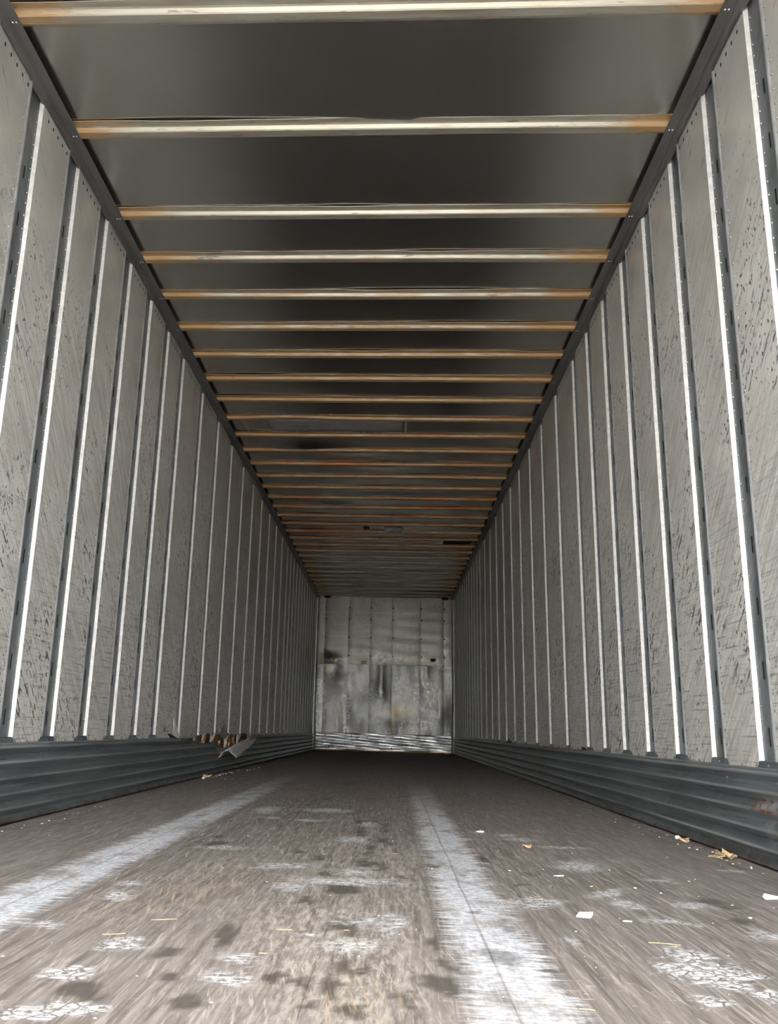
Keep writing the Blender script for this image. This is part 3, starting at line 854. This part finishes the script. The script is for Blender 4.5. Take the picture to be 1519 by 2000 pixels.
for (z0, z1, low, proud) in ((1.565, 2.815, False, 0.0), (.32, 1.558, True, .006)):
    for a, b in zip(cols[:-1], cols[1:]):
        nx, nz = max(3, int((b - a) / .035)), 30
        v, f = [], []
        for j in range(nz + 1):
            for i in range(nx + 1):
                x = a + .002 + (b - a - .004) * i / nx; z = z0 + (z1 - z0) * j / nz
                ed = min(1, min(i, nx - i) / 1.5)
                v.append((x, YE - proud - .003 * ed + dent(x, z, low), z))
        for j in range(nz):
            for i in range(nx):
                q = j * (nx + 1) + i
                f.append((q, q + 1, q + nx + 2, q + nx + 1))
        obj('wall_sheet', mesh('front_sheet', v, f, True), MFRONT, front)
rv = B()
for x in cols[1:-1]:
    for z in (2.62, 2.40, 2.06, 1.72):
        rv.dome((x + .012, YE - .006, z), .016, .006, (0, -1, 0), 6)
o = obj('rivet_row', rv.mesh('rivet_row'), MVOID, front); o['kind'] = 'stuff'
b = B()                                              # open bracket frame on the seam
for a_, c_ in (((-.42, 1.575), (-.33, 1.585)), ((-.42, 1.612), (-.33, 1.622)), ((-.42, 1.575), (-.41, 1.622)), ((-.34, 1.575), (-.33, 1.622))):
    b.box((a_[0], YE - .025, a_[1]), (c_[0], YE - .004, c_[1]))
obj('bracket', b.mesh('bracket'), MVOID, front)
b = B(); b.box((.865, YE - .02, 1.635), (.935, YE - .004, 1.69)); b.box((.85, YE - .012, 1.66), (.955, YE - .004, 1.70)); obj('bracket', b.mesh('bracket'), MVOID, front)
b = B(); b.box((-1.24, YE - .03, 2.812), (1.24, YE + .02, 2.826)); obj('header_strip', b.mesh('header_strip'), MCORNER, front)
hb = B(); hb.box((-.065, -.05, -.012), (.065, 0, .012)); hb.box((-.03, -.06, -.022), (.03, 0, .022)); hbm = hb.mesh('bracket')
for x in (-1.09, 1.12): obj('bracket', hbm, MVOID, front, (x, YE - .01, 2.812))
# corner posts
for s in (-1, 1):
    v, f, n = [], [], 7
    zs = [0.02 + 2.78 * i / 24 for i in range(25)]
    for z in zs:
        bulge = .018 * math.exp(-((z - .30) / .28) ** 2)
        for i in range(n):
            a = math.pi / 2 * i / (n - 1)
            v.append((s * (1.292 - (.046 + bulge) * math.sin(a)), YE - .004 - (.05 + bulge) * math.cos(a), z))
    for j in range(len(zs) - 1):
        for i in range(n - 1):
            a = j * n + i; f.append((a, a + 1, a + n + 1, a + n))
    obj('corner_post', mesh('corner_post', v, f, True), MCORNER, front)
pr = []
zz = .315
pr.append((-.004, .318))
while zz > .06:
    pr += [(-.006, zz), (-.020, zz - .006), (-.020, zz - .020), (-.006, zz - .026)]; zz -= .036
pr += [(-.006, .05), (-.018, .045), (-.018, .02), (0, .018)]
v, f, n = [], [], len(pr)
xs = [-1.235 + 2.47 * i / 16 for i in range(17)]
for i_, x in enumerate(xs):
    for j_, (d, z) in enumerate(pr): v.append((x, YE - .004 + d + .004 * math.sin(x * 5 + j_), z + .002 * math.sin(x * 4)))
for j in range(len(xs) - 1):
    for i in range(n - 1):
        a = j * n + i; f.append((a, a + 1, a + n + 1, a + n))
struct(obj('baseboard_front', mesh('baseboard_front', v, f), MSCUFF_F))

# ------------------------------------------------------------------ litter on the floor
def chip_mesh(name, r, th, seed, n=7, elong=1.0, curl=.0):
    R = random.Random(seed); t, u = [], []
    for i in range(n):
        a = 2 * math.pi * i / n; rr = r * R.uniform(.65, 1.15)
        x, y = rr * elong * math.cos(a), rr * math.sin(a)
        z = curl * r * (x / r) ** 2 + R.uniform(0, .12) * r * .5
        u.append((x, y, z + .0002)); t.append((x * .92, y * .92, z + th))
    v = u + t; f = [tuple(range(n))[::-1], tuple(range(n, 2 * n))]
    for i in range(n):
        j = (i + 1) % n; f.append((i, j, n + j, n + i))
    return mesh(name, v, f)
def bring_down(me):
    m = min(v.co.z for v in me.vertices)
    for v in me.vertices: v.co.z -= m - .0002
    return me
def blob_mesh(name, r, seed):
    bm = bmesh.new(); bmesh.ops.create_icosphere(bm, subdivisions=2, radius=r)
    R = random.Random(seed)
    for v in bm.verts: v.co *= R.uniform(.82, 1.12); v.co.z *= .8
    me = bpy.data.meshes.new(name); bm.to_mesh(me); bm.free(); return bring_down(me)
def straw_mesh(name, L, seed, w=.0022):
    R = random.Random(seed); n = 7; v, f = [], []
    bend = R.uniform(-.10, .10)
    for i in range(n):
        t = i / (n - 1) - .5; x = L * t; y = bend * L * (1 - 4 * t * t)
        for a in range(5):
            q = 2 * math.pi * a / 5; v.append((x, y + w * math.cos(q), w + w * math.sin(q) + .004 * L * 10 * abs(t) * R.uniform(0, .1)))
    for i in range(n - 1):
        for a in range(5):
            b = (a + 1) % 5; f.append((i * 5 + a, i * 5 + b, i * 5 + 5 + b, i * 5 + 5 + a))
    f += [tuple(range(5))[::-1], tuple(range(n * 5 - 5, n * 5))]
    return bring_down(mesh(name, v, f))
def put(name, me, mat, px, py, label, cat, rot=0, group=None):
    x, y = fl(px, py); x = max(-1.262, min(1.262, x))
    o = obj(name, me, mat, None, (x, y, 0)); o.rotation_euler.z = rot
    return tag(o, label, cat, group)
# flat square of white paper
b = B(); b.v = [(-.016, -.020, .001), (.014, -.022, .001), (.020, .018, .001), (-.010, .020, .001), (-.016, -.020, .004), (.014, -.022, .0035), (.020, .018, .007), (-.010, .020, .005)]
b.f = [(3, 2, 1, 0), (4, 5, 6, 7), (0, 1, 5, 4), (1, 2, 6, 5), (2, 3, 7, 6), (3, 0, 4, 7)]; b.m = [0] * 6
put('paper_square', bring_down(b.mesh('paper_square')), MPAPER, 1140, 1789, 'small clean square of white paper lying alone on bare boards', 'paper', -.2)
b = blob_mesh('paper_twist', .009, 3)
for v_ in b.vertices:
    if v_.co.x > .002: v_.co.x *= 5.5; v_.co.y *= .5; v_.co.z *= .6
put('paper_twist', b, MPAPER, 1497, 1757, 'white paper twist with a long tail on the right boards', 'paper', .05)
put('leaf_scrap', bring_down(chip_mesh('leaf_scrap', .017, .003, 12, 9, 1.1, .5)), MTAN, 1030, 1656, 'curled tan leaf scrap on the brown floor right of the white track', 'leaf', .4)
put('foam_ball', blob_mesh('foam_ball', .011, 4), MFOAM, 1323, 1640, 'round white foam ball against the right scuff plate', 'foam ball')
put('wood_chip', bring_down(chip_mesh('wood_chip', .018, .008, 5, 7, 1.4, .3)), MTAN, 1336, 1645, 'orange tan wood chip beside the round white foam ball', 'wood chip', .3)
put('bark_flake', bring_down(chip_mesh('bark_flake', .014, .004, 6, 6, 1.6)), MBARK, 1364, 1656, 'dark bark flake along the right scuff plate', 'bark')
put('paint_flake', bring_down(chip_mesh('paint_flake', .011, .0015, 8, 6, 1.6)), MPAPER, 1093, 1711, 'bright white paint flake below the smeared white patch', 'flake', .3)
put('paint_flake', bring_down(chip_mesh('paint_flake', .007, .0015, 18, 6, 1.9)), MPAPER, 1226, 1800, 'small long white paint flake on the dark worn boards', 'flake', .1)
put('foam_crumb', blob_mesh('foam_crumb', .013, 14), MFOAM, 397, 1522, 'round white foam crumb at the foot of the torn plate', 'foam crumb')
put('wood_chip', bring_down(chip_mesh('wood_chip', .024, .012, 15, 7, 1.3, .3)), MTAN, 404, 1518.5, 'tan wood chip under the peeled scuff strip', 'wood chip', .3)
# ridge of white plaster crumbs
v, f = [], []
b = blob_mesh('plaster_crumb', .007, 31)
for v_ in b.vertices: v_.co.x *= 3.2 if v_.co.x < 0 else 1.6; v_.co.z *= .7
put('plaster_crumb', b, MFOAM, 940, 1626, 'long white plaster crumb beside the right white track', 'plaster', .0)
# bunch of dry straw
root = bpy.data.objects.new('straw_bunch', None); col.objects.link(root); cx_, cy_ = fl(1430, 1677); root.location = (min(cx_, 1.235), cy_, 0)
tag(root, 'small bunch of dry straw against the right scuff plate', 'straw bunch')
R = random.Random(9)
for i in range(16):
    o = obj('straw', straw_mesh('straw', R.uniform(.03, .075), 50 + i, .0024), MSTRAW, root, (R.uniform(-.022, .015), R.uniform(-.03, .03), R.uniform(0, .012)))
    o.rotation_euler = (0, R.uniform(-.15, .15), R.uniform(0, 3.1))
for i in range(3):
    o = obj('leaf', bring_down(chip_mesh('leaf', .013, .0015, 60 + i, 7, 1.4, .8)), MTAN, root, (R.uniform(-.015, .01), R.uniform(-.02, .02), .006)); o.rotation_euler.z = R.uniform(0, 3)
straws = [(1298, 1845, .115, -.2, 'long pale straw lying across the boot prints on the right'), (222, 1825, .085, .35, 'long pale straw above the tread marks on the left'),
          (1147, 1974, .045, -.2, 'short orange straw on bare boards right of the white track'), (1052, 1757, .045, .35, 'bent straw among white streaks below the leaf scrap'),
          (770, 1668, .05, .15, 'pale straw among the dark round stains'), (926, 1671, .04, 0, 'thin straw at the edge of the right white track'),
          (676, 1818, .02, .2, 'tiny pale straw lying in a dark wet stain'), (513, 1863, .03, 0, 'short tan straw beside the white smears'),
          (1062, 1960, .02, 0, 'tiny orange straw inside the right white track'), (320, 1797, .10, .35, 'long tan straw in the brown dust streak on the left'),
          (555, 1817, .06, .1, 'pale straw crossing the brown scratched boards')]
for i, (px, py, L, ro, lb) in enumerate(straws):
    put('straw', straw_mesh('straw', L * .5, i, .0010), MSTRAW, px, py, lb, 'straw', ro)
# crumbs in two rows along the walls and out on the boards
crm = [bring_down(chip_mesh('crumb', .0030, .0018, 70 + i, 6, 1.3)) for i in range(4)]
crt = [m.copy() for m in crm]
def crumbs(name, pts, mats, label, cat, group, sc=(.7, 1.3)):
    for i, (px, py) in enumerate(pts):
        mt = mats[i % len(mats)]
        o = put(name, (crm if mt is MFOAM else crt)[i % 4], mt, px, py, label.replace('pale', 'white' if mt is MFOAM else 'tan'), cat, i * 1.3, ('white ' if mt is MFOAM else 'tan ') + group)
        k = R.uniform(*sc); o.scale = (k, k, k)
def lerp_pts(a, b, n, j):
    return [(a[0] + (b[0] - a[0]) * t + R.uniform(-8, 8), a[1] + (b[1] - a[1]) * t + R.uniform(0, j)) for t in [(i + R.uniform(.1, .9)) / n for i in range(n)]]
crumbs('crumb', lerp_pts((5, 1620), (395, 1525), 26, 9), [MFOAM, MFOAM, MTAN], 'tiny pale crumb along the foot of the left scuff plate', 'crumb', 'crumbs along the left scuff plate')
crumbs('crumb', lerp_pts((405, 1519), (500, 1497), 16, 3), [MFOAM], 'tiny white crumb on the floor under the torn scuff plate', 'crumb', 'crumbs under the torn plate', (1.8, 3.2))
crumbs('crumb', lerp_pts((1110, 1562), (1500, 1702), 26, 12), [MFOAM, MTAN, MFOAM], 'tiny pale crumb along the foot of the right scuff plate', 'crumb', 'crumbs along the right scuff plate')
crumbs('crumb', [(617, 1518), (735, 1542), (758, 1555), (770, 1554), (776, 1554), (783, 1554), (790, 1554), (891, 1517), (896, 1557), (926, 1550), (963, 1559), (941, 1562), (552, 1587), (558, 1591), (600, 1591), (535, 1654), (484, 1633), (403, 1570),
                 (1047, 1598), (1122, 1615), (783, 1622), (767, 1643), (843, 1697), (973, 1662), (995, 1701), (1190, 1700), (1240, 1735), (1430, 1769), (1465, 1794), (1357, 1718), (1303, 1675), (1345, 1722), (1290, 1745), (1402, 1886), (1296, 1891), (1209, 1795), (453, 1522), (439, 1522), (1117, 1667), (1155, 1732)],
       [MFOAM, MFOAM, MFOAM, MTAN], 'tiny pale crumb lying out on the worn boards', 'crumb', 'crumbs out on the boards')
# grit too fine to count
gb = B(); R = random.Random(31)
for i in range(500):
    y = 1.2 + 10 * R.random() ** 1.6; x = R.uniform(-1.25, 1.25)
    if R.random() < .3: x = math.copysign(1.26 - .05 * R.random() ** 2, x)
    q = .0006 + .0010 * R.random(); a = R.uniform(0, 3)
    c, s_ = math.cos(a) * q, math.sin(a) * q
    n = len(gb.v); gb.v += [(x - c * 2, y - s_ * 2, .0003), (x + s_, y - c, .0003), (x + c * 2, y + s_ * 2, .0003), (x - s_, y + c, .0003), (x, y, q * 1.2)]
    for k in range(4): gb.f.append((n + k, n + (k + 1) % 4, n + 4)); gb.m.append(0)
o = obj('grit', gb.mesh('grit'), MFOAM); tag(o, 'fine white grit sprinkled over the whole wooden floor', 'grit'); o['kind'] = 'stuff'
